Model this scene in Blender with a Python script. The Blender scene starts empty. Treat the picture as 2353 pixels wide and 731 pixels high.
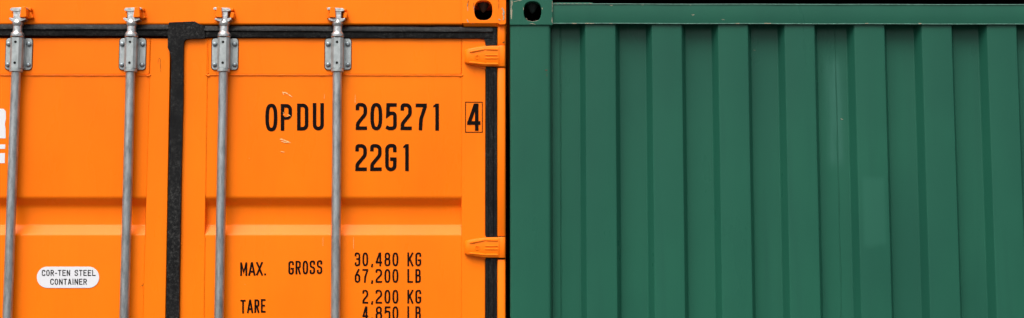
import bpy, bmesh, math, random
from mathutils import Vector, Matrix, Euler
random.seed(7)
S = bpy.context.scene
COL = S.collection

# ------------------------------------------------------------------ camera
FPX, W0, H0 = 3000.0, 2353.0, 731.0
PITCH = math.radians(5.36)
DIST, CAMZ = 4.84, 1.508
cd = bpy.data.cameras.new('camera'); cam = bpy.data.objects.new('camera', cd); COL.objects.link(cam)
cam.location = (0, -DIST, CAMZ); cam.rotation_euler = (math.pi/2 + PITCH, 0, 0)
cd.sensor_width = 36; cd.sensor_fit = 'HORIZONTAL'; cd.lens = 36*FPX/W0; cd.clip_end = 2000
S.camera = cam
# ------------------------------------------------------------------ sky, sun, exposure
SUN_DIR = Vector((-0.27, -0.62, 1.08)).normalized()
elev = math.asin(SUN_DIR.z); azim = math.atan2(SUN_DIR.x, SUN_DIR.y)
wd = bpy.data.worlds.new('World'); S.world = wd; wd.use_nodes = True
nt = wd.node_tree; nt.nodes.clear()
sk = nt.nodes.new('ShaderNodeTexSky'); sk.sky_type = 'NISHITA'; sk.sun_disc = False
sk.sun_elevation = elev; sk.sun_rotation = azim; sk.dust_density = 6.0; sk.air_density = 1.0; sk.ozone_density = 0.5
hs = nt.nodes.new('ShaderNodeHueSaturation'); hs.inputs['Saturation'].default_value = 0.22
bg = nt.nodes.new('ShaderNodeBackground'); bg.inputs[1].default_value = 0.12
wo = nt.nodes.new('ShaderNodeOutputWorld')
nt.links.new(sk.outputs[0], hs.inputs['Color']); nt.links.new(hs.outputs[0], bg.inputs[0]); nt.links.new(bg.outputs[0], wo.inputs[0])
sl = bpy.data.lights.new('sun', 'SUN'); sl.energy = 1.5; sl.angle = math.radians(46); sl.color = (1, 0.96, 0.90)
so = bpy.data.objects.new('sun', sl); COL.objects.link(so)
so.rotation_euler = SUN_DIR.to_track_quat('Z', 'Y').to_euler(); so.location = (-6, -8, 9)
vs = S.view_settings; vs.view_transform = 'Standard'; vs.look = 'None'; vs.gamma = 1; vs.exposure = 0.74

# ------------------------------------------------------------------ materials
class NT:
    def __init__(s, name):
        s.m = bpy.data.materials.new(name); s.m.use_nodes = True
        s.n = s.m.node_tree.nodes; s.l = s.m.node_tree.links
        s.b = s.n['Principled BSDF']; s.pos = s.n.new('ShaderNodeNewGeometry').outputs['Position']
    def noise(s, scale, stretch=(1, 1, 1), detail=4, rough=.55):
        mp = s.n.new('ShaderNodeMapping'); mp.inputs['Scale'].default_value = stretch
        s.l.new(s.pos, mp.inputs['Vector'])
        t = s.n.new('ShaderNodeTexNoise'); t.inputs['Scale'].default_value = scale
        t.inputs['Detail'].default_value = detail; t.inputs['Roughness'].default_value = rough
        s.l.new(mp.outputs[0], t.inputs['Vector']); return t.outputs['Fac']
    def ramp(s, fac, a, b, c0=(0, 0, 0, 1), c1=(1, 1, 1, 1)):
        r = s.n.new('ShaderNodeValToRGB'); r.color_ramp.elements[0].position = a; r.color_ramp.elements[1].position = b
        r.color_ramp.elements[0].color = c0; r.color_ramp.elements[1].color = c1
        s.l.new(fac, r.inputs[0]); return r.outputs[0]
    def mix(s, fac, a, b, mode='MIX'):
        x = s.n.new('ShaderNodeMix'); x.data_type = 'RGBA'; x.blend_type = mode
        for v, i in ((fac, 0), (a, 6), (b, 7)):
            if isinstance(v, (int, float)): x.inputs[i].default_value = v
            elif isinstance(v, tuple): x.inputs[i].default_value = v
            else: s.l.new(v, x.inputs[i])
        return x.outputs[2]
    def math(s, op, a, b):
        x = s.n.new('ShaderNodeMath'); x.operation = op
        for v, i in ((a, 0), (b, 1)):
            if isinstance(v, (int, float)): x.inputs[i].default_value = v
            else: s.l.new(v, x.inputs[i])
        return x.outputs[0]
    def bump(s, fac, strength, dist=.001, prev=None):
        x = s.n.new('ShaderNodeBump'); x.inputs['Strength'].default_value = strength; x.inputs['Distance'].default_value = dist
        s.l.new(fac, x.inputs['Height'])
        if prev is not None: s.l.new(prev, x.inputs['Normal'])
        return x.outputs[0]
    def done(s, col=None, rough=None, metal=0, normal=None, spec=.5):
        b = s.b
        for v, k in ((col, 'Base Color'), (rough, 'Roughness'), (metal, 'Metallic'), (normal, 'Normal'), (spec, 'Specular IOR Level')):
            if v is None: continue
            if isinstance(v, (int, float, tuple)): b.inputs[k].default_value = v
            else: s.l.new(v, b.inputs[k])
        return s.m

def paint(name, base, alt, dirt, rough=.29, streak=.35, dirtamt=.25):
    t = NT(name)
    c = t.mix(t.ramp(t.noise(2.2, (1, 1, .5)), .35, .7), base, alt)
    st = t.ramp(t.noise(26, (1, 1, .05), 5), .52, .80)
    c = t.mix(t.math('MULTIPLY', st, streak), c, alt)
    sp = t.ramp(t.noise(160, (1, 1, .6), 3), .70, .78)
    c = t.mix(t.math('MULTIPLY', sp, dirtamt), c, dirt)
    n = t.bump(t.noise(3.5, (1, 1, 1), 2), .35, .004)
    n = t.bump(t.noise(420, (1, 1, 1), 2), .05, .0006, n)
    r = t.math('ADD', t.math('MULTIPLY', t.noise(9, (1, 1, .3)), .16), rough - .08)
    return t, c, n, r
t, c, n, r = paint('orange_paint', (.90, .184, .0044, 1), (.85, .154, .004, 1), (.45, .12, .02, 1))
ORANGE = t.done(c, r, 0, n, .10)
t, c, n, r = paint('green_paint', (.0152, .096, .060, 1), (.0128, .077, .051, 1), (.08, .15, .11, 1), .30, .5, .10)
GREEN = t.done(c, r, 0, n, .17)
def simple(name, col, rough, spec=.5, var=0.12, scale=40, bump=.1):
    t = NT(name); f = t.noise(scale)
    c2 = tuple(min(1, v*(1-var*1.5)) for v in col[:3])+(1,)
    return t.done(t.mix(t.ramp(f, .35, .7), col, c2), rough, 0, t.bump(t.noise(scale*8), bump, .0008), spec)
BLACKPAINT = simple('black_lettering', (.0055, .0035, .0035, 1), .6, .04)
WHITEVINYL = simple('white_vinyl', (.66, .66, .69, 1), .4, .4, .02)
CHIP = simple('bare_primer', (.46, .38, .27, 1), .6, .3, .4, 300)
PALESCUFF = simple('pale_scuff', (.88, .50, .20, 1), .6, .3, .2, 300)
DARK = simple('dark_shadow_steel', (.006, .006, .006, 1), .8, .05)  # near-black, paints in the shade of holes and the stack gap
ROOFMAT = simple('dull_steel', (.05, .06, .06, 1), .7, .3)
SEALANT = simple('black_sealant', (.012, .010, .009, 1), .6, .08)
t = NT('black_rubber')
c = t.mix(t.ramp(t.noise(14, (1, 1, .6), 6, .7), .45, .8), (.0055, .0055, .006, 1), (.011, .0115, .012, 1))
dust = t.math('MULTIPLY', t.ramp(t.noise(120, (1, 1, 1), 7, .88), .50, .64), t.ramp(t.noise(11, (1, 1, 1), 3), .30, .58))
c = t.mix(t.math('MULTIPLY', dust, .24), c, (.24, .235, .22, 1))
RUBBER = t.done(c, .46, 0, t.bump(t.noise(180), .25, .001), .08)
t = NT('galvanised_rod')
f = t.noise(70, (1, 1, .22), 7, .72)
c = t.mix(t.ramp(f, .40, .66), (.43, .45, .455, 1), (.20, .215, .22, 1))
c = t.mix(t.math('MULTIPLY', t.ramp(t.noise(210, (1, 1, .4), 4, .7), .60, .68), .55), c, (.24, .26, .24, 1))
GALV = t.done(c, t.math('ADD', t.math('MULTIPLY', f, .30), .26), .80, t.bump(f, .22, .001))
t = NT('galvanised_plate')
f = t.noise(55, (1, 1, .6), 5, .6)
c = t.mix(t.ramp(f, .38, .68), (.40, .43, .43, 1), (.27, .30, .30, 1))
GPLATE = t.done(c, t.math('ADD', t.math('MULTIPLY', f, .2), .34), .70, t.bump(f, .12, .001))
t = NT('zinc_casting')
f = t.noise(120, (1, 1, 1), 5, .6)
c = t.mix(t.ramp(f, .38, .70), (.58, .59, .59, 1), (.30, .31, .31, 1))
ZINC = t.done(c, .30, .85, t.bump(f, .30, .0015))
t = NT('dull_bolt')
c = t.mix(t.ramp(t.noise(150), .4, .65), (.27, .31, .33, 1), (.16, .18, .19, 1))
BOLT = t.done(c, .45, .7)
t = NT('asphalt')
c = t.mix(t.noise(60, (1, 1, 1), 8), (.04, .04, .04, 1), (.09, .088, .085, 1))
ASPHALT = t.done(c, .9, 0, t.bump(t.noise(200), .4, .004))

# ------------------------------------------------------------------ mesh helpers
def obj(name, bm, mat, parent=None, bevel=0, segs=2, ang=35, smooth=True):
    if parent is not None and 'base' in parent: bm.transform(Matrix.Translation(-Vector(parent['base'])))
    bmesh.ops.recalc_face_normals(bm, faces=bm.faces) if bm.faces else None
    me = bpy.data.meshes.new(name); bm.to_mesh(me); bm.free()
    for p in me.polygons: p.use_smooth = smooth
    me.materials.append(mat)
    o = bpy.data.objects.new(name, me); COL.objects.link(o)
    if bevel:
        md = o.modifiers.new('bevel', 'BEVEL'); md.width = bevel; md.segments = segs; md.limit_method = 'ANGLE'
        md.angle_limit = math.radians(ang); md.harden_normals = True
    elif smooth: me.set_sharp_from_angle(angle=math.radians(ang))
    if parent is not None:
        o.parent = parent
        BASE[o.name] = BASE.get(parent.name)
    return o
BASE = {}
def root(name, loc, label, cat, group=None):
    o = bpy.data.objects.new(name, None); COL.objects.link(o); o.location = loc; o.empty_display_size = .2
    o['label'] = label; o['category'] = cat
    if group: o['group'] = group
    BASE[o.name] = Vector(loc); return o
def put(name, bm, mat, parent, **k):           # world-space mesh placed under a parent whose root stands at BASE
    bm.transform(Matrix.Translation(-BASE[parent.name])); return obj(name, bm, mat, parent, **k)

def ray(px, py):
    v = Vector(((px-W0/2)/FPX, -(py-H0/2)/FPX, -1.0))
    v.rotate(Euler((math.pi/2+PITCH, 0, 0))); return v
CAMP = Vector((0, -DIST, CAMZ))
YAW = math.radians(1.6); TY = math.tan(YAW)
XD = Vector((math.cos(YAW), math.sin(YAW), 0)); ND = Vector((math.sin(YAW), -math.cos(YAW), 0))  # door axes
DOORP = Vector((0, 0.022, 0))
def F(px, py, d=0.0):                          # point of the door plane (d metres proud of the sheet)
    r = ray(px, py); P = DOORP + ND*d
    return CAMP + r*((P-CAMP).dot(ND)/r.dot(ND))
def G(px, py, d=0.0):                          # point of the green end wall plane (d proud of the post face)
    r = ray(px, py); return CAMP + r*((-d-CAMP.y)/r.y)
GN = Vector((0, -1, 0))

def fillet(pts, closed=False, n=6):            # pts: (x, y, radius)
    out = []; N = len(pts)
    for i, p in enumerate(pts):
        x, y = p[0], p[1]; r = p[2] if len(p) > 2 else 0
        if r <= 0 or (not closed and i in (0, N-1)): out.append((x, y)); continue
        A = Vector(pts[i-1][:2]); B = Vector((x, y)); C_ = Vector(pts[(i+1) % N][:2])
        a = A-B; c = C_-B; la, lc = a.length, c.length
        if la < 1e-6 or lc < 1e-6: out.append((x, y)); continue
        a /= la; c /= lc; th = math.acos(max(-1, min(1, a.dot(c))))
        if th > math.pi-.02: out.append((x, y)); continue
        hl = .5 if len(p) < 4 else p[3]
        tl = min(r/math.tan(th/2), la*hl, lc*hl); rr = tl*math.tan(th/2)
        ctr = B+(a+c).normalized()*(rr/math.sin(th/2))
        s = B+a*tl-ctr; e = B+c*tl-ctr
        a0 = math.atan2(s.y, s.x); a1 = math.atan2(e.y, e.x); da = (a1-a0+math.pi) % (2*math.pi)-math.pi
        for k in range(n+1):
            q = a0+da*k/n; out.append((ctr.x+rr*math.cos(q), ctr.y+rr*math.sin(q)))
    return out

def ribbon(bm, pts, w, to3, closed=False, widths=None, cap=True):
    P = [Vector(p) for p in pts]
    Q = [P[0]]
    for p in P[1:]:
        if (p-Q[-1]).length > 1e-4: Q.append(p)
    if closed and (Q[0]-Q[-1]).length < 1e-4: Q.pop()
    P = Q; N = len(P)
    if N < 2: return
    if cap and not closed:
        P[0] = P[0]+(P[0]-P[1]).normalized()*w/2; P[-1] = P[-1]+(P[-1]-P[-2]).normalized()*w/2
    L, R = [], []
    for i in range(N):
        a = P[i]-P[i-1] if (i > 0 or closed) else P[1]-P[0]
        b = P[(i+1) % N]-P[i] if (i < N-1 or closed) else P[-1]-P[-2]
        a = a.normalized(); b = b.normalized(); na = Vector((-a.y, a.x)); nb = Vector((-b.y, b.x))
        m = (na+nb); m = m.normalized() if m.length > 1e-5 else na
        k = min(1/max(.2, m.dot(na)), 2.4); hw = (widths[i] if widths else w)/2
        L.append(bm.verts.new(to3(*(P[i]+m*hw*k)))); R.append(bm.verts.new(to3(*(P[i]-m*hw*k))))
    for i in range(N if closed else N-1):
        j = (i+1) % N
        try: bm.faces.new((L[i], L[j], R[j], R[i]))
        except ValueError: pass

def extrude_poly(bm, pts, to3, nrm, thick):    # front outline through to3, body extruded back along -nrm
    vs_ = [bm.verts.new(to3(*p)) for p in pts]; bk = [bm.verts.new(v.co-nrm*thick) for v in vs_]
    bm.faces.new(vs_); bm.faces.new(bk[::-1])
    for i in range(len(vs_)):
        j = (i+1) % len(vs_); bm.faces.new((vs_[i], bk[i], bk[j], vs_[j]))
def tube(bm, path, rad, n=10, cap=True):
    rings = []
    for i, p in enumerate(path):
        d = (Vector(path[min(i+1, len(path)-1)])-Vector(path[max(i-1, 0)])).normalized()
        u = d.cross(Vector((.3, .9, .2))).normalized(); v = d.cross(u)
        r = rad[i] if isinstance(rad, (list, tuple)) else rad
        rings.append([bm.verts.new(Vector(p)+(u*math.cos(2*math.pi*k/n)+v*math.sin(2*math.pi*k/n))*r) for k in range(n)])
    for a, b in zip(rings, rings[1:]):
        for k in range(n): bm.faces.new((a[k], a[(k+1) % n], b[(k+1) % n], b[k]))
    if cap: bm.faces.new(rings[0][::-1]); bm.faces.new(rings[-1])
def lathe(bm, prof, axis='Z', org=(0, 0, 0), n=28, sq=(1, 1)):   # prof: (radius, height)
    rings = []; o = Vector(org)
    for r, h in prof:
        ring = []
        for k in range(n):
            a = 2*math.pi*k/n; c, s = math.cos(a)*r*sq[0], math.sin(a)*r*sq[1]
            ring.append(bm.verts.new(o+(Vector((c, s, h)) if axis == 'Z' else Vector((c, -h, s)))))
        rings.append(ring)
    for a, b in zip(rings, rings[1:]):
        for k in range(n): bm.faces.new((a[k], a[(k+1) % n], b[(k+1) % n], b[k]))
    bm.faces.new(rings[0][::-1]); bm.faces.new(rings[-1])
def box(bm, x0, x1, y0, y1, z0, z1):
    v = [bm.verts.new((x, y, z)) for x in (x0, x1) for y in (y0, y1) for z in (z0, z1)]
    for f in ((0, 1, 3, 2), (4, 6, 7, 5), (0, 4, 5, 1), (2, 3, 7, 6), (0, 2, 6, 4), (1, 5, 7, 3)): bm.faces.new([v[i] for i in f])
def obox(bm, x0, x1, y0, y1, d, thick, to3=F, nrm=None):  # pixel rectangle, front at d
    extrude_poly(bm, [(x0, y0), (x1, y0), (x1, y1), (x0, y1)], lambda a, b: to3(a, b, d), nrm if nrm is not None else ND, thick)
BM = bmesh.new
def lin(x0, y0, x1, y1): return lambda y: x0+(x1-x0)*(y-y0)/(y1-y0)

# ------------------------------------------------------------------ the setting
bm = BM(); g = 300
v = [bm.verts.new(p) for p in ((-g, -g, 0), (g, -g, 0), (g, g, 0), (-g, g, 0))]; bm.faces.new(v)
o = obj('ground', bm, ASPHALT); o['kind'] = 'structure'; o['label'] = 'grey asphalt yard the containers stand on'

# ------------------------------------------------------------------ orange container
OR = root('orange_container', F(405, 1700).xy.to_3d(), 'bright orange shipping container showing its doors, galvanised lock rods and black lettering', 'container')
ZT = 2.591
# header over the doors (px rows up to the gasket)
hdr = BM()
prof = [(-13, .0, 0), (-13, .008, .004), (50, .008, .006), (57, .001, .004), (62, -.03, 0)]
def hstrip(bm, xl, xr, prof, xsteps=2, to3=F):
    rows = []
    for (py, d) in prof:
        a, b = (xl(py) if callable(xl) else xl), (xr(py) if callable(xr) else xr)
        rows.append([bm.verts.new(to3(a+(b-a)*k/xsteps, py, d)) for k in range(xsteps+1)])
    for p, q in zip(rows, rows[1:]):
        for k in range(xsteps): bm.faces.new((p[k], p[k+1], q[k+1], q[k]))
    return rows
hstrip(hdr, -345, 1070, [(-13, -.06), (-13, .004), (-10, .006), (-9, .006), (51, .006), (52.5, .006), (55, .005), (57.5, .001), (60, -.03)])
put('header', hdr, ORANGE, OR, ang=50)

def rp(prof, n=5):                              # rounded profile of (py, d, radius_px); d in metres
    k = 612.0
    return [(x, y/k) for x, y in fillet([(p[0], p[1]*k)+tuple(p[2:]) for p in prof], n=n)]
def recess(y0): return [(y0, 0, 14), (y0+20, -.028, 14), (y0+63, -.028, 8), (y0+86, 0, 9)]
def door(xl, xr, pl, pr, name, label=None):
    """xl/xr: door edges, pl/pr: sheet edges (functions of the pixel row)"""
    bm = BM()
    # sheet with pressed-in recesses
    pr_ = [(88, 0, 0), (172, 0, 0)]
    for y in (454, 850, 1180): pr_ += recess(y)
    pr_ += [(1515, 0, 0)]
    rows = hstrip(bm, pl, pr, rp(pr_), 1)
    # end walls of the recesses
    for k, y0 in enumerate((454, 850, 1180)):
        for s, e in ((0, pl), (1, pr)):
            rr = [r_[s] for r_, p in zip(rows, rp(pr_)) if y0-8 < p[0] < y0+95]
            a = [F(e(p[0]), p[0], .0005) for p in rp(pr_) if y0-8 < p[0] < y0+95]
            av = [bm.verts.new(q) for q in a]
            rv = [bm.verts.new(v_.co) for v_ in rr]
            for i in range(len(rv)-1): bm.faces.new((rv[i], rv[i+1], av[i+1], av[i]))
    o = put(name, bm, ORANGE, OR, ang=50)
    # stiles and top rail, a hair proud of the sheet
    fr = BM()
    for a, b in ((xl, lambda y: pl(y)), (lambda y: pr(y), xr)):
        pts = [(a(88), 88, 0), (b(88), 88, 0), (b(1515), 1515), (a(1515), 1515)]
        extrude_poly(fr, [p[:2] for p in pts], lambda x, y: F(x, y, .0022), ND, .045)
    extrude_poly(fr, [(pl(88)+1.5, 88), (pr(88)-1.5, 88), (pr(172)-1.5, 171.5), (pl(172)+1.5, 171.5)], lambda x, y: F(x, y, .0016), ND, .04)
    put('door_frame', fr, ORANGE, o, bevel=.003)
    # weld beads round the sheet
    wb = BM()
    def bead(p, q, r=.0017):
        n = 60
        tube(wb, [F(p[0]+(q[0]-p[0])*i/n, p[1]+(q[1]-p[1])*i/n, .0013) for i in range(n+1)], [r*(1+.35*math.sin(i*1.9)*random.random()) for i in range(n+1)], 7)
    bead((pl(173)+3, 172.6), (pr(173)-3, 173.4), .0024)
    for e, s in ((pl, 1), (pr, -1)):
        bead((e(176), 176), (e(450), 450), .0014); bead((e(545), 545), (e(846), 846), .0016)
        bead((e(95)+s*2, 95), (e(168)+s*2, 168), .0026)
        for j in range(3): tube(wb, [F(e(173)+s*(j*2.4-1.5)-1.6, 172+j*.8, .002), F(e(173)+s*(j*2.4-1.5)+1.6, 173+j*1.2, .002)], .0034, 7)
    put('weld_bead', wb, ORANGE, o, ang=60)
    return o
SLl = lin(346, 90, 328, 731); CGl = lin(393, 110, 381, 731); CGr = lin(422, 110, 411, 731)
RD = door(lin(422, 110, 412, 731), lin(1116, 110, 1115, 731), lin(477, 90, 468, 731), lin(1061, 90, 1060, 731), 'door')
LD = door(lin(-300, 110, -345, 731), lin(391, 110, 380, 731), lin(-255, 110, -292, 731), SLl, 'door')

# ---- rubber gaskets
def gprofile(bm, x0, x1, ys):                  # horizontal strip with the ridge profile
    y = lambda k: (lambda px: ys(px)+k)
    n = 24
    prof = [(0, -.02), (0, .010), (1.5, .0125), (9.5, .0185), (11, .0185), (12.5, .0150), (13.5, .0125), (24, .0125), (26, .011), (28, -.01)]
    rows = []
    for k, d in prof:
        rows.append([bm.verts.new(F(x0+(x1-x0)*i/n, ys(x0+(x1-x0)*i/n)+k+.35*math.sin(i*2.1+k), d+.0004*math.sin(i*1.3+k*3))) for i in range(n+1)])
    for p, q in zip(rows, rows[1:]):
        for k in range(n): bm.faces.new((p[k], p[k+1], q[k+1], q[k]))
bm = BM()
gprofile(bm, -320, 387.5, lambda x: 56+x*.002)
gp = fillet([(-330, 58), (-300, 58), (-318, 1515), (-336, 1515)], True)
extrude_poly(bm, gp, lambda x, y: F(x, y, .010), ND, .03)
put('gasket', bm, RUBBER, LD, ang=25)
bm = BM()
gprofile(bm, 468.5, 1132, lambda x: 59.5+(x-455)*.0042)
# centre T piece and the vertical overlap strip
tp = [(388, 51.5), (448, 49.2, 6), (458, 55.5, 8), (470, 59.3), (470, 88.2), (436, 88.8, 8), (423, 91, 9), (421.5, 110), (420, 240), (415.5, 420), (410.5, 731), (398, 1515),
      (368, 1515), (381.5, 731), (387, 420), (391.5, 240), (394, 136, 8), (392, 124, 8), (385.5, 111, 5), (385, 68)]
def ragged(p, a):
    out = []
    for i, (x, y) in enumerate(p):
        x2, y2 = p[(i+1) % len(p)]; n = max(1, int(math.hypot(x2-x, y2-y)/9))
        for j in range(n): out.append((x+(x2-x)*j/n+random.uniform(-a, a), y+(y2-y)*j/n+random.uniform(-a, a)*.6))
    return out
extrude_poly(bm, ragged(fillet(tp, True, 4), .45), lambda x, y: F(x, y, .0165), ND, .03)
# right side strip
rs = [(1104, 89), (1104, 63.2), (1141.5, 63.2), (1141.5, 731), (1142, 1515), (1115, 1515), (1115.5, 731), (1116.5, 160), (1115.5, 100), (1114.5, 90.5, 6)]
extrude_poly(bm, fillet(rs, True, 4), lambda x, y: F(x, y, .0095), ND, .03)
put('gasket', bm, RUBBER, RD, bevel=.0035, segs=3, ang=40)
bm = BM()                                      # raised lip of the side gasket
tube(bm, [F(1131, y, .010) for y in (165, 400, 731, 1515)], .0052, 8)
tube(bm, [F(1121, y, .010) for y in (165, 400, 731, 1515)], .0022, 8)
put('gasket_lip', bm, RUBBER, RD)

# ---- corner post with its hinge lugs
def postprof(bm, x0, x1, y0, y1, d=.016):
    pts = fillet([(x0, -.06), (x0, d, .006), (x1, d, .006), (x1, -.06)], n=4)
    k = 612.
    pts = [(a, b) for a, b in ((p[0]/1, p[1]) for p in [])] or None
    q = fillet([(x0, -.06*k), (x0, d*k, 4), (x1, d*k, 5), (x1, -.06*k)], n=4)
    rows = [[bm.verts.new(F(x, y, 0)+ND*(b/k)) for x, b in q] for y in (y0, y0+1.5, y1-1.5, y1)]
    c0 = F((x0+x1)/2, y0)-ND*0.01
    for i, s in ((0, .86), (3, .86)):
        for v_ in rows[i]:
            c = F((x0+x1)/2, (y0 if i == 0 else y1), 0); v_.co = c+(v_.co-c)*s if False else v_.co-ND*.0015
    for p, r_ in zip(rows, rows[1:]):
        for k_ in range(len(q)-1): bm.faces.new((p[k_], p[k_+1], r_[k_+1], r_[k_]))
    bm.faces.new(rows[0][::-1]); bm.faces.new(rows[-1])
bm = BM()
postprof(bm, 1143, 1161.5, 56, 104.8, .012); postprof(bm, 1142.6, 1161.5, 156.6, 542.5, .012); postprof(bm, 1142.6, 1161.5, 597, 985, .012); postprof(bm, 1142.6, 1161.5, 1040, 1515, .012)
obox(bm, 1136, 1161, 60, 1515, -.03, .05)
put('corner_post', bm, ORANGE, OR, ang=50)
bm = BM(); obox(bm, -352, -331, 60, 1515, .012, .07)
put('corner_post', bm, ORANGE, OR, bevel=.006)

# ---- corner castings
def casting(bm, x0, x1, y0, y1, hole, to3, nrm, d, depth=.178, wall=.03):
    hx0, hx1, hy0, hy1 = hole; cx, cy = (hx0+hx1)/2, (hy0+hy1)/2; rx, ry = (hx1-hx0)/2, (hy1-hy0)/2
    ang = sorted([2*math.pi*k/56 for k in range(56)]+[math.atan2(y-cy, x-cx) % (2*math.pi) for x in (x0, x1) for y in (y0, y1)])
    ho, ou = [], []
    for a in ang:
        c, s = math.cos(a), math.sin(a); r_ = rx
        # pill: half-circles above and below a straight part
        ex = 2.6
        k = (abs(c/rx)**ex+abs(s/ry)**ex)**(-1/ex); ho.append((cx+c*k, cy+s*k))
        t_ = min([((x1 if c > 0 else x0)-cx)/c if abs(c) > 1e-9 else 1e9, ((y1 if s > 0 else y0)-cy)/s if abs(s) > 1e-9 else 1e9]); ou.append((cx+c*t_, cy+s*t_))
    hv = [bm.verts.new(to3(*p, d)) for p in ho]; ov = [bm.verts.new(to3(*p, d)) for p in ou]
    hb = [bm.verts.new(v_.co-nrm*wall) for v_ in hv]; ob = [bm.verts.new(v_.co-nrm*depth) for v_ in ov]
    ib = [bm.verts.new(to3(cx+(p[0]-cx)*.93, cy+(p[1]-cy)*.93, d)-nrm*wall) for p in ou]; ic = [bm.verts.new(v_.co-nrm*(depth-wall-.01)) for v_ in ib]
    N = len(ang)
    for i in range(N):
        j = (i+1) % N
        bm.faces.new((ov[i], ov[j], hv[j], hv[i])); bm.faces.new((hv[i], hv[j], hb[j], hb[i])); bm.faces.new((ov[j], ov[i], ob[i], ob[j]))
        bm.faces.new((hb[i], hb[j], ib[j], ib[i]))
    bm.faces.new(ob)
bm = BM(); casting(bm, 1061.5, 1163, -17, 53.5, (1090, 1131.5, 1, 46.5), F, ND, .024)
OC = put('corner_casting', bm, ORANGE, OR, bevel=.0045, segs=3, ang=40)
bm = BM(); casting(bm, -352, -250, -17, 53.5, (-320, -278, 1, 46.5), F, ND, .024)
put('corner_casting', bm, ORANGE, OR, bevel=.004, ang=40)
bm = BM(); extrude_poly(bm, [(1064, 53.0), (1145, 53.0), (1143.5, 61), (1066, 61)], lambda x, y: F(x, y, .024-.013*(y-53)/8), ND, .05)
put('casting_lip', bm, ORANGE, OC, bevel=.001)
bm = BM(); extrude_poly(bm, [(1143, -16), (1163, -16), (1163, 54), (1160, 57), (1147, 57), (1143, 52)], lambda x, y: F(x, y, .0265), ND, .02)
put('casting_rib', bm, ORANGE, OC, bevel=.004, segs=3)
def cavity(x0, x1, y0, y1, to3, nrm, d, par):   # near-black box painting in the shade, plus the pale locking cone behind the hole
    hx = (x0+x1)/2; c = to3(hx, y0-2, d)-nrm*.065
    bm = BM(); lathe(bm, [(.003, -.036), (.010, -.030), (.022, -.008), (.022, .004)], org=c, n=20)
    put('locking_cone', bm, ROOFMAT, par, ang=40)
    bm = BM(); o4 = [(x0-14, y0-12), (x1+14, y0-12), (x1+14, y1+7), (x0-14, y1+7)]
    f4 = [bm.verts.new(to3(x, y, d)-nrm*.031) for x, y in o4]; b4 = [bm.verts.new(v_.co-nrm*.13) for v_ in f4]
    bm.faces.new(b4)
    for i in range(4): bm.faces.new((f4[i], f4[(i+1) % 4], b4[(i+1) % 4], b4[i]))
    put('casting_shade', bm, DARK, par)
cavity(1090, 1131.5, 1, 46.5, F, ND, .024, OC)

# ---- hinges
def hinge(dy):
    D = .021
    bm = BM()
    st = [(1067.2, 121, 141.5, .004), (1068, 117.5, 144.5, .0125), (1071.5, 115, 147, .0165), (1078, 113, 148.8, .0195), (1092, 110.6, 151.2, .0210), (1113, 107.6, 154, .0215), (1146, 107, 154.2, .0215)]
    rows = []
    for x, y0, y1, dd in st:
        sec = [(y0, -.002), (y0, dd-.0045), (y0+.8, dd-.0018), (y0+2.6, dd), (y1-2.6, dd), (y1-.8, dd-.0018), (y1, dd-.0045), (y1, -.002)]
        rows.append([bm.verts.new(F(x, (y0 if q < (y0+y1)/2 else y1)+dy)+(F(x, q+dy)-F(x, (y0 if q < (y0+y1)/2 else y1)+dy))+ND*w) for q, w in sec])
    for p, q in zip(rows, rows[1:]):
        for i in range(len(p)-1): bm.faces.new((p[i], p[i+1], q[i+1], q[i]))
    bm.faces.new(rows[0]); bm.faces.new(rows[-1][::-1])
    # pale flange behind the blade
    pts = [(1086, 110), (1112, 103.5, 4), (1127, 102.5, 3), (1127, 158, 3), (1118, 158.5), (1084, 150)]
    extrude_poly(bm, [(x, y+dy) for x, y in fillet(pts, True, 3)], lambda x, y: F(x, y, .0085), ND, .012)
    for (x0, y0, x1, y1, r_) in ((1079, 119.5, 1114, 113.2, .0048), (1114, 113.2, 1144, 114, .0048), (1078, 143.3, 1114, 147, .0048), (1114, 147, 1144, 147.4, .0048), (1113, 127, 1144, 127, .0040), (1113, 134.2, 1144, 134.2, .0040)):
        tube(bm, [F(x0+(x1-x0)*k/6, y0+(y1-y0)*k/6+dy, D-.001) for k in range(7)], [r_*.5]+[r_]*5+[r_*.9], 8)
    ring = [F(1096.8+4.6*math.cos(a), 131.5+dy+4.6*math.sin(a), D+.0003) for a in [2*math.pi*k/20 for k in range(21)]]
    tube(bm, ring, .0016, 6)
    ss = fillet([(2, -1.2), (2, -2.6, 2), (-2, -2.6, 2), (-2, 0, 2), (2, 0, 2), (2, 2.6, 2), (-2, 2.6, 2), (-2, 1.2)], n=3)
    tube(bm, [F(1096.8+x, 131.5+dy+y, D+.0003) for x, y in ss], .0009, 6)
    o = put('hinge', bm, ORANGE, OR, ang=40)
    bm = BM(); postprof(bm, 1143.8, 1161.2, 106.3+dy, 154.3+dy, .0185)
    put('hinge_knuckle', bm, ORANGE, o, ang=50)
    bm = BM(); tube(bm, [F(1152.5, 103+dy, -.004), F(1152.5, 158.5+dy, -.004)], .011, 14)
    put('hinge_pin', bm, DARK, o)
for dy in (0, 438.5, 883): hinge(dy)

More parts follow.
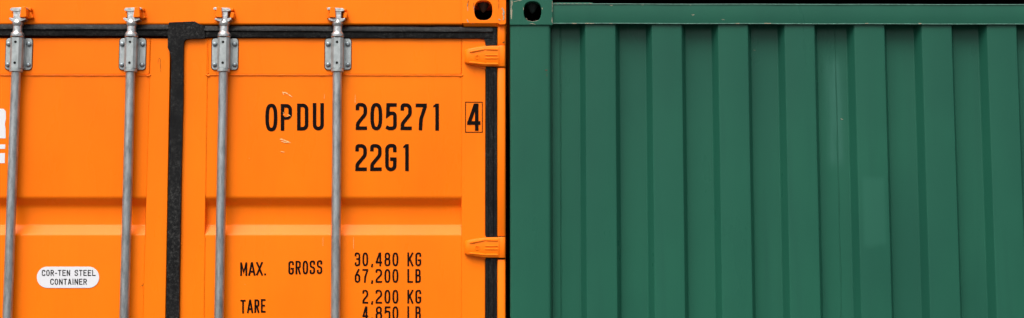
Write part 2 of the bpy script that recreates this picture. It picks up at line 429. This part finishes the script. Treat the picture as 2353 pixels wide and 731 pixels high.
# ---- body behind the doors (sill, sides, roof)
bm = BM(); obox(bm, -352, 1163, 1517, 1600, .01, .12)
put('sill', bm, ORANGE, OR, bevel=.006)
bm = BM(); a, b = F(-350, 60, -.07), F(1161, 60, -.07)
YB = Vector((0, 1, 0))*5.9
def wallslab(bm, p, q, z0, z1, th):
    d = (q-p); s = Vector((-d.y, d.x, 0)).normalized()*th/2
    c = [p+s, q+s, q-s, p-s]
    lo = [bm.verts.new((k.x, k.y, z0)) for k in c]; hi = [bm.verts.new((k.x, k.y, z1)) for k in c]
    bm.faces.new(lo[::-1]); bm.faces.new(hi)
    for i in range(4): bm.faces.new((lo[i], lo[(i+1) % 4], hi[(i+1) % 4], hi[i]))
wallslab(bm, a, a+YB, .02, 2.55, .03); wallslab(bm, Vector((-.039, .3, 0)), Vector((-.026, 6.0, 0)), .02, 2.585, .03); wallslab(bm, a+YB, b+YB, .02, 2.55, .03)
put('side_wall', bm, ORANGE, OR)
bm = BM(); m0, m1 = a.lerp(b, .5), a.lerp(b, .5)+YB
wallslab(bm, m0, m1, 2.556, 2.575, (b-a).length-.04); put('roof', bm, ORANGE, OR)

# ---- lock rods: tube (part) > guide bracket, bolts, cam head; built once per hand, then copied
UX, UZ = 1/619.0, 1/608.0
def X(p): return p*UX
def Z(p): return (124-p)*UZ
def flat(bm, pts, y_front, thick):             # px offsets (dx, py) -> local
    extrude_poly(bm, [(x, y) for x, y in pts], lambda x, y: Vector((X(x), y_front, Z(y))), Vector((0, -1, 0)), thick)
def make_rod(mir):
    AX = -.028
    bm = BM()
    lathe(bm, [(.0172, Z(1500)), (.0172, Z(163)), (.0172, Z(90))], org=(0, AX, 0), n=32)
    rod = obj('lock_rod', bm, GALV)
    def sub(name, bm, mat, **k):
        o = obj(name, bm, mat, **k); o.parent = rod; return o
    # guide plate with a thin black sealant joint behind it
    bm = BM(); flat(bm, fillet([(-32, 84, 8), (31, 84, 8), (31, 158.5, 8), (-32, 158.5, 8)], True, 5), -.002, .0018); sub('sealant', bm, SEALANT)
    bm = BM(); flat(bm, fillet([(-30, 85.5, 7), (30, 85.5, 7), (30, 157.5, 7), (-30, 157.5, 7)], True, 5), -.0075, .0053); sub('guide_plate', bm, GPLATE, bevel=.0012)
    # U housing round the rod
    bm = BM()
    u = [(-.0235, -.0075), (-.0235, AX+.004), (-.0218, AX-.010), (-.012, AX-.0185), (.012, AX-.0185), (.0218, AX-.010), (.0235, AX+.004), (.0235, -.0075)]
    t_, b_ = [bm.verts.new((x, y, Z(87))) for x, y in u], [bm.verts.new((x, y, Z(157.5))) for x, y in u]
    for i in range(len(u)-1): bm.faces.new((t_[i], t_[i+1], b_[i+1], b_[i]))
    bm.faces.new(t_[::-1]); bm.faces.new(b_)
    for sx in (-1, 1):                          # weld fillets to the plate
        tube(bm, [(sx*.0240, -.008, Z(y)) for y in (90, 110, 130, 155)], .0032, 7)
    sub('guide_housing', bm, GPLATE, bevel=.005, segs=4, ang=20)
    for y in (98, 145.5):
        bm = BM(); lathe(bm, [(.0047, 0), (.0047, .0006)], 'Y', (0, AX-.0186, Z(y)), 16); sub('housing_hole_shade', bm, DARK)
    bm = BM(); lathe(bm, [(.021, Z(165.5)), (.0235, Z(164.5)), (.0235, Z(158.5)), (.021, Z(157.7))], org=(0, AX, 0), n=32); sub('collar', bm, GPLATE, ang=40)
    for sx in (-1, 1):
        for y in (99, 146.5):
            bm = BM(); x = sx*23.2+random.uniform(-.6, .6)
            lathe(bm, [(.0098, 0), (.0098, .0012)], 'Y', (X(x), -.0075, Z(y)), 20)
            lathe(bm, [(.0084, .0012), (.0084, .0056), (.0066, .0075), (.003, .0082)], 'Y', (X(x), -.0075, Z(y)), 6 if (sx+y) % 2 > 1 else 12)
            sub('bolt', bm, BOLT, ang=40)
    # cam head
    bm = BM()
    lathe(bm, [(.0225, Z(86)), (.0245, Z(84.5)), (.0245, Z(79)), (.0215, Z(76)), (.0175, Z(73)), (.0168, Z(61)), (.0195, Z(58)), (.0200, Z(53)), (.0165, Z(49)), (.0145, Z(46))], org=(0, AX, 0), n=32)
    m = mir
    flat(bm, fillet([(-18*m, 42, 2), (-8*m, 44), (-7*m, 36), (8*m, 36), (9*m, 43.5), (21*m, 43.2, 2), (20*m, 46.5, 2), (8*m, 51, 4), (-11*m, 51, 4), (-17*m, 46, 2)][::m], True, 3), AX-.014, .030)
    flat(bm, fillet([(-8*m, 45), (-9*m, 24), (8*m, 24), (7*m, 45)][::m], True, 3), AX-.012, .024)
    flat(bm, fillet([(-16*m, 23, 2), (-12*m, 20, 2), (21*m, 18.5, 1.5), (24*m, 20, 1.5), (23.5*m, 23.5, 1.5), (12*m, 24.5, 3), (5*m, 27.5, 3), (-10*m, 27.5, 3), (-15*m, 26, 2)][::m], True, 3), AX-.016, .032)
    sub('cam_head', bm, ZINC, bevel=.0024, segs=3, ang=30)
    return rod
def make_keeper(mir):                          # orange keeper bracket welded to the header, seen behind and beside the cam
    m = mir; bm = BM()
    flat(bm, fillet([(3.5*m, 18.5, 2), (14*m, 18, 2), (16.5*m, 42, 2), (.5*m, 43, 2), (2*m, 30)][::m], True, 3), -.055, .047)
    flat(bm, fillet([(12*m, 24), (18*m, 24, 3), (25*m, 40, 2), (13*m, 42)][::m], True, 3), -.022, .018)
    flat(bm, fillet([(-25*m, 29, 3), (-16*m, 28, 2), (-15*m, 41, 2), (-23*m, 42, 2)][::m], True, 3), -.038, .032)
    flat(bm, fillet([(-21*m, 17, 2), (20*m, 16.5, 2), (20*m, 24, 2), (-21*m, 24, 2)][::m], True, 3), -.026, .022)
    return obj('cam_keeper', bm, ORANGE, None, bevel=.0028, segs=3, ang=35)
def copy_part(o):
    c = o.copy(); COL.objects.link(c)
    for ch in o.children:
        d = ch.copy(); COL.objects.link(d); d.parent = c
    return c
rods = [(46.5, 38.6, 17.0, 1), (306.8, 301.0, 285.5, 1), (512.5, 514.2, 503.2, -1), (773, 775.5, 770.6, -1)]
proto = {1: make_rod(1), -1: make_rod(-1)}; kproto = {1: make_keeper(1), -1: make_keeper(-1)}
used = set()
base = BASE[OR.name]
for hx, bx, fx, m in rods:
    if m in used: r_, k_ = copy_part(proto[m]), copy_part(kproto[m])
    else: r_, k_ = proto[m], kproto[m]; used.add(m)
    A, B = F(bx, 124, .028), F(fx, 731, .028); T = B-A
    lean = math.atan2((A-B).dot(XD), (A-B).z)
    c = F(bx, 124.5, .028)-ND*.028
    for q in (r_, k_): q.parent = OR; q.location = c-base
    r_.rotation_euler = (0, lean, YAW)
    k_.rotation_euler = (0, 0, YAW); k_.location = (F(hx, 124.5, .030)-ND*.030)-base

# ---- lettering
GL = {
 '0': [([(0, 0, 1), (1, 0, 1), (1, 1, 1), (0, 1, 1)], 1)],
 '1': [([(1, 0), (1, 1)], 0), ([(0, .865), (.8, .975)], 0)],
 '2': [([(0, .84), (0, 1, 1), (1, 1, 1), (1, .60, 1.5), (.02, .20, 1.3), (0, 0), (1, 0)], 0)],
 '3': [([(0, .82), (0, 1, 1), (1, 1, 1), (1, .53, .9), (.42, .53)], 0), ([(.42, .53), (1, .53, .9), (1, 0, 1), (0, 0, 1), (0, .18)], 0)],
 '4': [([(.80, 0), (.80, 1)], 0), ([(.62, .98), (.02, .275)], 0), ([(.0, .25), (1, .25)], 0)],
 '5': [([(1, 1), (.08, 1), (.04, .57), (.35, .645, .5), (1, .645, 1), (1, 0, 1.1), (.2, 0, .8), (0.02, .03)], 0)],
 '6': [([(.80, 1), (0, .50, 1.2), (0, 0, 1), (1, 0, 1), (1, .59, 1), (0, .59, 1), (0, .35)], 0)],
 '7': [([(0, 1), (1, 1), (1, .93), (.48, .42, 2.5), (.40, 0)], 0)],
 '8': [([(.06, .53, .9), (.94, .53, .9), (.94, 1, .9), (.06, 1, .9)], 1), ([(0, 0, 1), (1, 0, 1), (1, .53, 1), (0, .53, 1)], 1)],
 'P': [([(0, 0), (0, 1), (1, 1, 1), (1, .47, 1), (0, .47)], 0)],
 'D': [([(0, 0), (0, 1), (1, 1, 1.1), (1, 0, 1.1)], 1)],
 'U': [([(0, 1), (0, 0, 1), (1, 0, 1), (1, 1)], 0)],
 'G': [([(1, .80), (1, 1, 1), (0, 1, 1), (0, 0, 1), (1, 0, 1), (1, .43), (.62, .43)], 0)],
 'C': [([(1, .78), (1, 1, 1), (0, 1, 1), (0, 0, 1), (1, 0, 1), (1, .22)], 0)],
 'M': [([(0, 0), (0, 1)], 0), ([(0.05, .96), (.5, .25), (.95, .96)], 0), ([(1, 1), (1, 0)], 0)],
 'A': [([(0, 0), (.46, 1)], 0), ([(.54, 1), (1, 0)], 0), ([(.28, .27), (.72, .27)], 0)],
 'X': [([(0, 0), (1, 1)], 0), ([(0, 1), (1, 0)], 0)],
 'R': [([(0, 0), (0, 1), (1, 1, .9), (1, .50, .9), (0, .50)], 0), ([(.5, .47), (1, 0)], 0)],
 'S': [([(1, .80), (1, 1, 1), (0, 1, 1), (0, .55, 1.1), (1, .47, 1.1), (1, 0, 1), (0, 0, 1), (0, .20)], 0)],
 'T': [([(0, 1), (1, 1)], 0), ([(.5, 0), (.5, 1)], 0)],
 'E': [([(1, 1), (0, 1), (0, 0), (1, 0)], 0), ([(0, .52), (.82, .52)], 0)],
 'K': [([(0, 0), (0, 1)], 0), ([(1, 1), (.05, .38)], 0), ([(.33, .56), (1, 0)], 0)],
 'L': [([(0, 1), (0, 0), (1, 0)], 0)],
 'B': [([(0, .53), (0, 1), (.92, 1, .9), (.92, .53, .9)], 1), ([(0, 0), (0, .53), (1, .53, .9), (1, 0, .9)], 1)],
 'N': [([(0, 0), (0, 1)], 0), ([(.06, .97), (.94, .03)], 0), ([(1, 1), (1, 0)], 0)],
 'I': [([(.5, 0), (.5, 1)], 0)],
 '-': [([(0, .42), (1, .42)], 0)],
 '.': [([(.5, 0), (.5, .02)], 0)],
 ',': [([(.9, 1), (.3, 0)], 0)],
}
def glyph(bm, ch, x0, x1, y0, y1, s, d=.0011):
    ax, bx, ay, by = x0+s/2, x1-s/2, y1-s/2, y0+s/2
    hw = abs(bx-ax)/2
    if ch == '0' and (y1-y0) > 12:
        ex = 2/2.7; q = []
        for k in range(56):
            c_, s_ = math.cos(2*math.pi*k/56), math.sin(2*math.pi*k/56)
            q.append(((ax+bx)/2+hw*math.copysign(abs(c_)**ex, c_), (ay+by)/2+(ay-by)/2*math.copysign(abs(s_)**ex, s_)))
        ribbon(bm, q, s, lambda x, y: F(x, y, d), True); return
    if ch == '1':
        h = y1-y0
        ribbon(bm, [(bx, ay), (bx, by)], s, lambda x, y: F(x, y, d))
        f_ = [(bx-s*.3, y0), (x0+.5, y0+h*.075), (x0, y0+h*.145), (bx-s*.3, y0+h*.115)]
        bm.faces.new([bm.verts.new(F(x, y, d+.00012)) for x, y in f_]); return
    for k, (pts, cl) in enumerate(GL[ch]):
        q = [(ax+(bx-ax)*p[0], ay+(by-ay)*p[1])+((p[2]*hw,) if len(p) > 2 else ()) for p in pts]
        cap = True
        ribbon(bm, fillet(q, cl, 7), s, lambda x, y, dd=d+k*.00012: F(x, y, dd), cl, cap=cap)
def word(chars, s, mat, par, name='lettering', d=.0011):
    bm = BM()
    for c in chars: glyph(bm, c[0], c[1], c[2], c[3], c[4], s, d)
    o = put(name, bm, mat, par, smooth=False); return o
s = 8.3
word([('0', 609.7, 637.3, 238.3, 301.8), ('P', 645, 671, 239, 300.3), ('D', 682.5, 708.6, 238, 300), ('U', 718.6, 744.3, 236.8, 299.6)], s, BLACKPAINT, RD)
word([('2', 817.3, 843.5, 236.5, 298.7), ('0', 851, 878.4, 236.5, 299.4), ('5', 886.3, 911.6, 237, 299.2), ('2', 920.3, 946.2, 237.3, 299), ('7', 955, 980.7, 238, 299.4), ('1', 995.3, 1008.6, 238, 300)], s, BLACKPAINT, RD)
word([('4', 1073.6, 1104, 238, 300.3)], s, BLACKPAINT, RD, d=.0034)
bm = BM(); ribbon(bm, [(1069.6, 234.8), (1108.2, 234.8), (1108.2, 303.8), (1069.6, 303.8)], 1.7, lambda x, y: F(x, y, .0032), True); put('lettering_box', bm, BLACKPAINT, RD, smooth=False)
word([('2', 816.4, 843, 331, 393), ('2', 850.4, 877, 331, 393), ('G', 885, 911.3, 330.5, 393.4), ('1', 926.2, 939.3, 331.3, 393.2)], s, BLACKPAINT, RD)
s = 4.1
word([('M', 552, 568, 603, 634), ('A', 570.6, 587, 602.5, 633.6), ('X', 588.5, 604, 602, 633), ('.', 607, 611.4, 627.6, 632.6)], s, BLACKPAINT, RD)
word([('G', 662.6, 675.3, 599.8, 631), ('R', 679, 691.2, 599.3, 630.5), ('0', 695.3, 708, 599, 630.4), ('S', 711.4, 724, 598.6, 630), ('S', 728, 740.5, 598, 629.6)], s, BLACKPAINT, RD)
word([('T', 552.6, 564.4, 689, 720.2), ('A', 567.5, 581.8, 688.5, 719.6), ('R', 584.6, 595.8, 688, 719), ('E', 599.4, 610.2, 687.4, 718.5)], s, BLACKPAINT, RD)
cols = [(815, 827.8), (832.7, 846), (852.6, 858), (863, 878), (883.3, 897), (901.6, 915.4), (936, 949.8), (954.4, 967.8)]
def row(txt, y0):
    out = []
    for c, (a, b) in zip(txt, cols):
        if c == ' ': continue
        if c == ',': out.append((c, a-.5, b-.5, y0+26, y0+34))
        elif c in 'LB': out.append((c, a, b-.8, y0, y0+31.6))
        else: out.append((c, a, b, y0, y0+31.6))
    n_ = [o_ for o_ in out if o_[0] not in 'KGLB']; word(n_, s, BLACKPAINT, RD); word([o_ for o_ in out if o_[0] in 'KGLB'], s, BLACKPAINT, RD)
row('30,480KG', 580.2); row('67,200LB', 618.2); row(' 2,200KG', 666); row(' 4,850LB', 704)
# second table rows lie below the picture
# oval plate on the left door
bm = BM(); extrude_poly(bm, fillet([(84.7, 612.8, 24), (227.7, 612.8, 24), (227.7, 661.7, 24), (84.7, 661.7, 24)], True, 12), lambda x, y: F(x, y, .0016), ND, .0012)
PL = put('oval_plate', bm, WHITEVINYL, LD, ang=30)
def sticker(txt, x0, x1, y0, y1, s):
    ws = {'I': .35, '-': .6, ' ': .75, 'M': 1.1}
    tot = sum(ws.get(c, 1) for c in txt)+.30*(len(txt)-1); k = (x1-x0)/tot; x = x0; out = []
    for c in txt:
        w = ws.get(c, 1)*k
        if c != ' ': out.append(('0' if c == 'O' else c, x, x+w, y0, y1))
        x += w+.30*k
    i = txt.find(' ')
    for part in ([out[:i], out[i:]] if i > 0 else [out]): word(part, s, BLACKPAINT, PL, d=.0022)
sticker('COR-TEN STEEL', 96.2, 219.4, 620.3, 634, 2.0); sticker('CONTAINER', 115.5, 199.5, 640.6, 654.3, 2.0)
# white block letter and bars running out of the picture on the left
bm = BM()
rpts = [(-70, 250), (8, 250, 6), (13.3, 256, 5), (13.6, 272, 8), (11.0, 286, 3), (12.8, 296, 6), (13, 318), (-14, 318), (-14, 296), (-28, 296), (-28, 318), (-70, 318)]
vs_ = [bm.verts.new(F(x, y, .0009)) for x, y in fillet(rpts, True, 4)]; bm.faces.new(vs_)
put('white_lettering', bm, WHITEVINYL, LD, smooth=False)
for a, b, x in ((332, 342.2, 12.2), (352, 375, 11.4)):
    bm = BM(); bm.faces.new([bm.verts.new(F(*p, .0009)) for p in ((-330, a), (x, a), (x-.6, b), (-330, b))]); put('white_bar', bm, WHITEVINYL, LD, smooth=False)

# ---- scratches, scuffs and chips in the paint
def chip(bm, pts, w, to3, d):
    n = len(pts); ribbon(bm, pts, w, lambda x, y: to3(x, y, d), False, [w*(.35+.9*random.random())*(.4 if i in (0, n-1) else 1) for i in range(n)], cap=False)
def mark(name, mat, par, pts, w, to3, d):
    bm = BM(); q = []
    for (xa, ya), (xb, yb) in zip(pts, pts[1:]):
        m_ = max(1, int(math.hypot(xb-xa, yb-ya)/1.8)); q += [(xa+(xb-xa)*i/m_+random.uniform(-.25, .25)*(i > 0), ya+(yb-ya)*i/m_+random.uniform(-.25, .25)*(i > 0)) for i in range(m_)]
    q.append(pts[-1]); n = len(q)
    ribbon(bm, q, w, lambda x, y: to3(x, y, d), False, [w*random.uniform(.45, 1.35)*(.35 if i in (0, n-1) else 1) for i in range(n)], cap=False)
    return put(name, bm, mat, par, smooth=False)
for pts, w in (([(649, 211), (651, 214), (652, 218)], 2.0), ([(651, 212), (658, 214), (665, 218.5), (671, 223)], 2.1), ([(643, 320.5), (648, 320), (657, 324), (668, 328)], 2.4), ([(646, 324), (654, 327), (662, 327.5)], 2.0),
               ([(645, 348.5), (654, 349.5)], 1.5), ([(746, 217), (745, 228)], .7), ([(816, 217), (816, 238)], .7), ([(742, 545), (742, 566)], .7), ([(812.5, 545), (812.5, 572)], .7), ([(572, 363), (573, 365)], 1.5), ([(451, 113), (452.4, 114)], 1.6), ([(434, 135), (434.4, 137.4)], 1.4), ([(1031.4, 122.4), (1032.6, 123.4)], 1.4), ([(563, 653), (563, 655)], 1.)):
    mark('scratch', PALESCUFF, RD, pts, w, F, .0016)
mark('rust_mark', simple('brown_rust', (.10, .055, .03, 1), .7, .2), OC, [(1084, 55), (1088, 55.4)], 1.0, F, .0247)
mark('bare_patch', ORANGE, RD, [(651, 262), (655, 266), (660, 265), (664, 267)], 4.8, F, .0018)
for pts, w in (([(651, 257.5), (652.4, 262), (655, 264)], 1.2), ([(660, 262.5), (664, 264.5), (668, 267)], 1.5), ([(656, 269), (661, 267.6)], 1.0)): mark('paint_chip', PALESCUFF, RD, pts, w, F, .0021)
for pts, w in (([(364, 134), (368, 135), (369, 150), (369.5, 166)], .7), ([(363.5, 135), (363, 147)], .5), ([(325, 657.5), (329, 655), (329, 651)], 1.1), ([(322, 659), (323.4, 659.4)], 1.3)): mark('scratch', SEALANT, LD, pts, w, F, .0032)
for pts, w in (([(1076, 4), (1074, 12), (1075, 26)], 1.1), ([(1073, 44), (1076, 52)], 2.2), ([(1153, 18), (1157, 24), (1158, 34)], 3.2), ([(1155, 30), (1158, 40), (1156, 47)], 2.4), ([(1145, 44), (1150, 46)], 2.4), ([(1089, 12), (1089.4, 20), (1089.8, 26)], 1.1)): mark('paint_chip', CHIP, OC, pts, w, F, .0285 if pts[0][0] > 1140 else .0247)
for pts, w in (([(1077, 0), (1075.5, 6), (1074.4, 15)], 1.4), ([(1146, 0), (1146.4, 10), (1145.6, 22)], .9), ([(1089, 6), (1088.6, 14), (1089.6, 24)], .8), ([(1155, 99), (1160, 96)], 2.2)): mark('rust_mark', SEALANT, OC, pts, w, F, .0288 if pts[0][0] > 1140 else .0249)

# ------------------------------------------------------------------ green container
GR = root('green_container', (1.24, 0.0, 0), 'dark green shipping container with a corrugated end wall of tall ribs', 'container')
# corner post and castings
def gstrip(bm, xs, y0, y1, nrm=GN, steps=1):  # xs: (px at row y0, px at row y1, d)
    rows = [[bm.verts.new(G(x0+(x1-x0)*k/steps, y0+(y1-y0)*k/steps, d)) for x0, x1, d in xs] for k in range(steps+1)]
    for a, b in zip(rows, rows[1:]):
        for k in range(len(xs)-1): bm.faces.new((a[k], a[k+1], b[k+1], b[k]))
    return rows
YBOT = 1520
def gprof(pts, n=5):                           # (x at top, lean to the bottom row, d, radius px)
    k = 612.
    q = fillet([(p[0], p[1]*k)+tuple(p[2:]) for p in pts], n=n); return [(x, d/k) for x, d in q]
def leanx(x, y0, y1): return x+(x-1195)/32500*(y1-y0)
bm = BM()
pf = gprof([(1171.8, -.10), (1171.8, 0, 6), (1265, 0, 7), (1265.5, -.06)])
gstrip(bm, [(x, leanx(x, 57, YBOT) if x > 1200 else x+.6, d) for x, d in pf], 56, YBOT)
GP = put('corner_post', bm, GREEN, GR, ang=50)
bm = BM(); casting(bm, 1171.5, 1270, -17, 57.5, (1203.5, 1244, 3.4, 49), lambda x, y, d: G(x, y, d), GN, .006)
GC = put('corner_casting', bm, GREEN, GR, bevel=.005, segs=3, ang=40)
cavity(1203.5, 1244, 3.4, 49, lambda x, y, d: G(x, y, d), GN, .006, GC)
GXR = 1173+2.438*612
bm = BM(); casting(bm, GXR-98, GXR, -17, 57.5, (GXR-68, GXR-28, 3.4, 49), lambda x, y, d: G(x, y, d), GN, .006)
put('corner_casting', bm, GREEN, GR, bevel=.005, ang=40)
bm = BM(); pf = gprof([(GXR-92, -.06), (GXR-92, 0, 7), (GXR, 0, 7), (GXR, -.10)])
gstrip(bm, [(x, leanx(x, 57, YBOT), d) for x, d in pf], 56, YBOT); put('corner_post', bm, GREEN, GR, ang=50)
# bead between casting and post
bm = BM(); tube(bm, [G(1174+93*k/12, 58+.7*math.sin(k*2.1), -.001) for k in range(13)], .0034, 8); put('weld_bead', bm, GREEN, GP)
# top rail: box section with a thin turned lip below
bm = BM()
k = 612.
rpf = fillet([(8.2, -.06*k), (8.2, -.004*k, 2.2), (54.2, -.004*k, 1.8), (54.8, -.03*k)], n=4)
rows = [[bm.verts.new(G(x, y+(x-1270)*.0018+.25*math.sin(x*.013), d/k)) for y, d in rpf] for x in [1269+(GXR-90-1269)*i/40 for i in range(41)]]
for a, b in zip(rows, rows[1:]):
    for i in range(len(rpf)-1): bm.faces.new((a[i], a[i+1], b[i+1], b[i]))
TR = put('top_rail', bm, GREEN, GR, ang=60)
bm = BM()
EDGE = simple('green_edge_highlight', (.085, .20, .155, 1), .25, .5, .3, 60)  # paler green that paints a highlight along the rail edges
for y_, r_ in ((9.4, .0022), (53.8, .0020)):
    bm = BM(); tube(bm, [G(x, y_+(x-1270)*.0018+.2*math.sin(x*.021), -.0035+.0004*math.sin(x*.05)) for x in [1270+(GXR-92-1270)*i/60 for i in range(61)]], r_, 8)
    put('rail_lip_highlight', bm, EDGE, TR)
bm = BM(); obox(bm, 1270, 1362, 5.6, 9.5, -.018, .03, G, GN); put('rail_plate', bm, GREEN, TR, bevel=.002)
DFM = -.0550
for i in range(9):
    x = 1274+i*9.5+random.random()*3; mark('paint_chip', CHIP, TR, [(x, 8.6), (x+3, 8.3), (x+5+random.random()*3, 8.7)], .9, G, -.0008)
for x0, x1 in ((1344, 1366), (1314, 1326), (1690, 1700), (1756, 1772), (1400, 1408), (1988, 1996), (2110, 2118)): mark('paint_chip', CHIP, TR, [(x0, 53.6), ((x0+x1)/2, 54), (x1, 53.8)], 1.3, G, -.0009)
for x, y in ((1586, 11), (1661, 45), (1404, 12), (1476, 11), (1592, 34)): mark('paint_chip', CHIP, TR, [(x-3, y), (x, y+.7), (x+4, y)], .9, G, -.0033)
for pts, w in (([(1931, 272), (1935, 274.5), (1938, 274)], .9), ([(1731, 115), (1736, 116)], 1.2), ([(1722, 409), (1723, 412)], 1.3)): mark('scratch', CHIP, TR, pts, w, G, DFM)
# corrugated end wall
DF, DO = -.056, -.011                            # recess floor and rib crest
def rib(l0, l1, r0, r1): return [(l0, DF, 5), (l1, DO, 4), (r0, DO, 4), (r1, DF, 5)]
# (slope start, crest start, crest end, slope end) at the true positions of the sheet, measured in its own plane
k612 = 612.
def gx(px, d): return G(px, 60, d).x             # picture column at row 60 -> x in the wall
prof = [(gx(1262, DF), DF)]
crests = [(1345, 1414), (1498, 1566.5), (1650, 1718.5), (1803, 1871.5), (1963, 2032), (2118, 2186.5), (2268, 2335.5), (2421, 2490)]
pts = [(gx(1250, DF), DF)]
for a, b in crests:
    xa, xb = gx(a, DO), gx(b, DO)
    pts += [(xa-.018, DF, .007), (xa, DO, .006), (xb, DO, .006), (xb+.018, DF, .007)]
pts += [(gx(GXR-80, DF), DF)]
q = fillet(pts, n=4)
zt, zb = G(1300, 40, DF).z, .16
bm = BM(); NZ = 14
rows = [[bm.verts.new((x, -d, zt+(zb-zt)*i/NZ)) for x, d in q] for i in range(NZ+1)]
for a, b in zip(rows, rows[1:]):
    for i in range(len(q)-1): bm.faces.new((a[i], a[i+1], b[i+1], b[i]))
t, c, n, r = paint('green_paint_wall', (.0152, .096, .060, 1), (.0128, .077, .051, 1), (.08, .15, .11, 1), .30, .8, .14)
def boxmask(t, x0, x1, z0, z1, soft):
    sp = t.n.new('ShaderNodeSeparateXYZ'); t.l.new(t.pos, sp.inputs[0])
    def edge(v, a, b):
        m = t.n.new('ShaderNodeMapRange'); m.interpolation_type = 'SMOOTHSTEP'
        m.inputs[1].default_value = a; m.inputs[2].default_value = b; t.l.new(v, m.inputs[0]); return m.outputs[0]
    wob = t.math('MULTIPLY', t.math('SUBTRACT', t.noise(30, (1, 1, .2)), .5), .03)
    zz = t.math('ADD', sp.outputs[2], wob)
    m = t.math('MULTIPLY', edge(sp.outputs[0], x0, x0+soft), edge(sp.outputs[0], x1, x1-soft))
    return t.math('MULTIPLY', m, t.math('MULTIPLY', edge(zz, z0, z0+soft*1.6), edge(zz, z1, z1-soft*1.6)))
A_, B_ = G(1977, 400, DO), G(2041, 572, DO)
c = t.mix(t.math('MULTIPLY', boxmask(t, A_.x, B_.x, B_.z, A_.z, .016), .30), c, (.030, .130, .090, 1))
A_, B_ = G(1884, 110, DF), G(1953, 400, DF)
c = t.mix(t.math('MULTIPLY', t.math('MULTIPLY', boxmask(t, A_.x, B_.x, B_.z, A_.z, .05), t.ramp(t.noise(40, (1, 1, .06), 4), .3, .62)), .85), c, (.034, .125, .092, 1))
GREENW = t.done(c, r, 0, n, .17)
CW = put('corrugated_wall', bm, GREENW, GR, ang=50)
bm = BM()                                        # vertical sheet joints
for px, dx in ((1288, 0), (1918, 0)):
    x = gx(px, DF); tube(bm, [(x+.0008*math.sin(i*1.7), -DF-.0004, zt-.02+(zb-zt)*i/30) for i in range(31)], [.0018*(1+.4*math.sin(i*2.3)) for i in range(31)], 6)
put('weld_bead', bm, GREEN, CW)
bm = BM()
x0 = gx(1268, DF); extrude_poly(bm, [(x0, zt), (gx(1286, DF), zt), (gx(1286, DF), zb), (x0, zb)], lambda x, z: Vector((x, -DF-.004, z)), GN, .003); put('joint_strip', bm, GREEN, CW, bevel=.001)
mark('rust_mark', bpy.data.materials['brown_rust'], GP, [(1252, 160.5), (1255, 162), (1258, 161.4)], 3.0, G, .0006); mark('rust_mark', bpy.data.materials['brown_rust'], GP, [(1256, 170), (1257, 176)], 1.2, G, .0006)
# rest of the body
bm = BM(); obox(bm, 1270, GXR-90, 1500, 1600, 0, .1, G, GN); put('bottom_rail', bm, GREEN, GR, bevel=.006)
bm = BM(); xl, xr = G(1176, 300).x, G(GXR-3, 300).x
box(bm, xl, xl+.03, .2, 6.0, .02, 2.54); box(bm, xr-.03, xr, .2, 6.0, .02, 2.54); box(bm, xl+.03, xr-.03, 5.97, 6.0, .02, 2.54); put('side_wall', bm, GREEN, GR)
bm = BM(); box(bm, xl+.03, xr-.03, .2, 5.96, 2.50, 2.535); put('roof', bm, ROOFMAT, GR)
# wear on the castings and post
for pts, w in (([(1175, 0), (1174.6, 14), (1174.4, 30), (1175, 44)], 2.0), ([(1178, 0), (1176.4, 14)], 1.6), ([(1176.6, 22), (1175.6, 40)], 1.3), ([(1217, 55.4), (1222, 54), (1230, 56)], 1.2), ([(1180, 4), (1190, 1.5), (1200, 1)], 1.2), ([(1245.5, 17), (1246, 22)], 2.2), ([(1202.6, 17), (1202.8, 24)], 1.6), ([(1208, 41), (1212, 45)], 1.5), ([(1268, 40), (1269, 54)], 1.2), ([(1269, 2), (1269, 28)], .8), ([(1212, 47), (1224, 49.6), (1236, 47)], .7)): mark('paint_chip', CHIP, GC, pts, w, G, .0068)

# ------------------------------------------------------------------ container stacked above the green one (only its underside shows, its shade painted near-black)
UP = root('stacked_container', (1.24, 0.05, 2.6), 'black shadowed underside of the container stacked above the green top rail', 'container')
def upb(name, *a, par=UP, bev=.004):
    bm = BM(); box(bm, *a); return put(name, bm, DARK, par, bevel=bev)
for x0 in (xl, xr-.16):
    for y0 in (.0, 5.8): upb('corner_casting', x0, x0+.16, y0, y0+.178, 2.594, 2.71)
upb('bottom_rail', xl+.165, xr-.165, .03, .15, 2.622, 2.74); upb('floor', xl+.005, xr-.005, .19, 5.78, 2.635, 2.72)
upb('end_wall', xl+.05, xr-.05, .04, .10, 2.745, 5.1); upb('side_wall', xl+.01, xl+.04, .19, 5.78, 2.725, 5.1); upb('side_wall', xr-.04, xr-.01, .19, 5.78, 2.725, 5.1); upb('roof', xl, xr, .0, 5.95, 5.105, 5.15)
UP.location.x -= .03  # unseen left side shifted over to block sky light between the containers
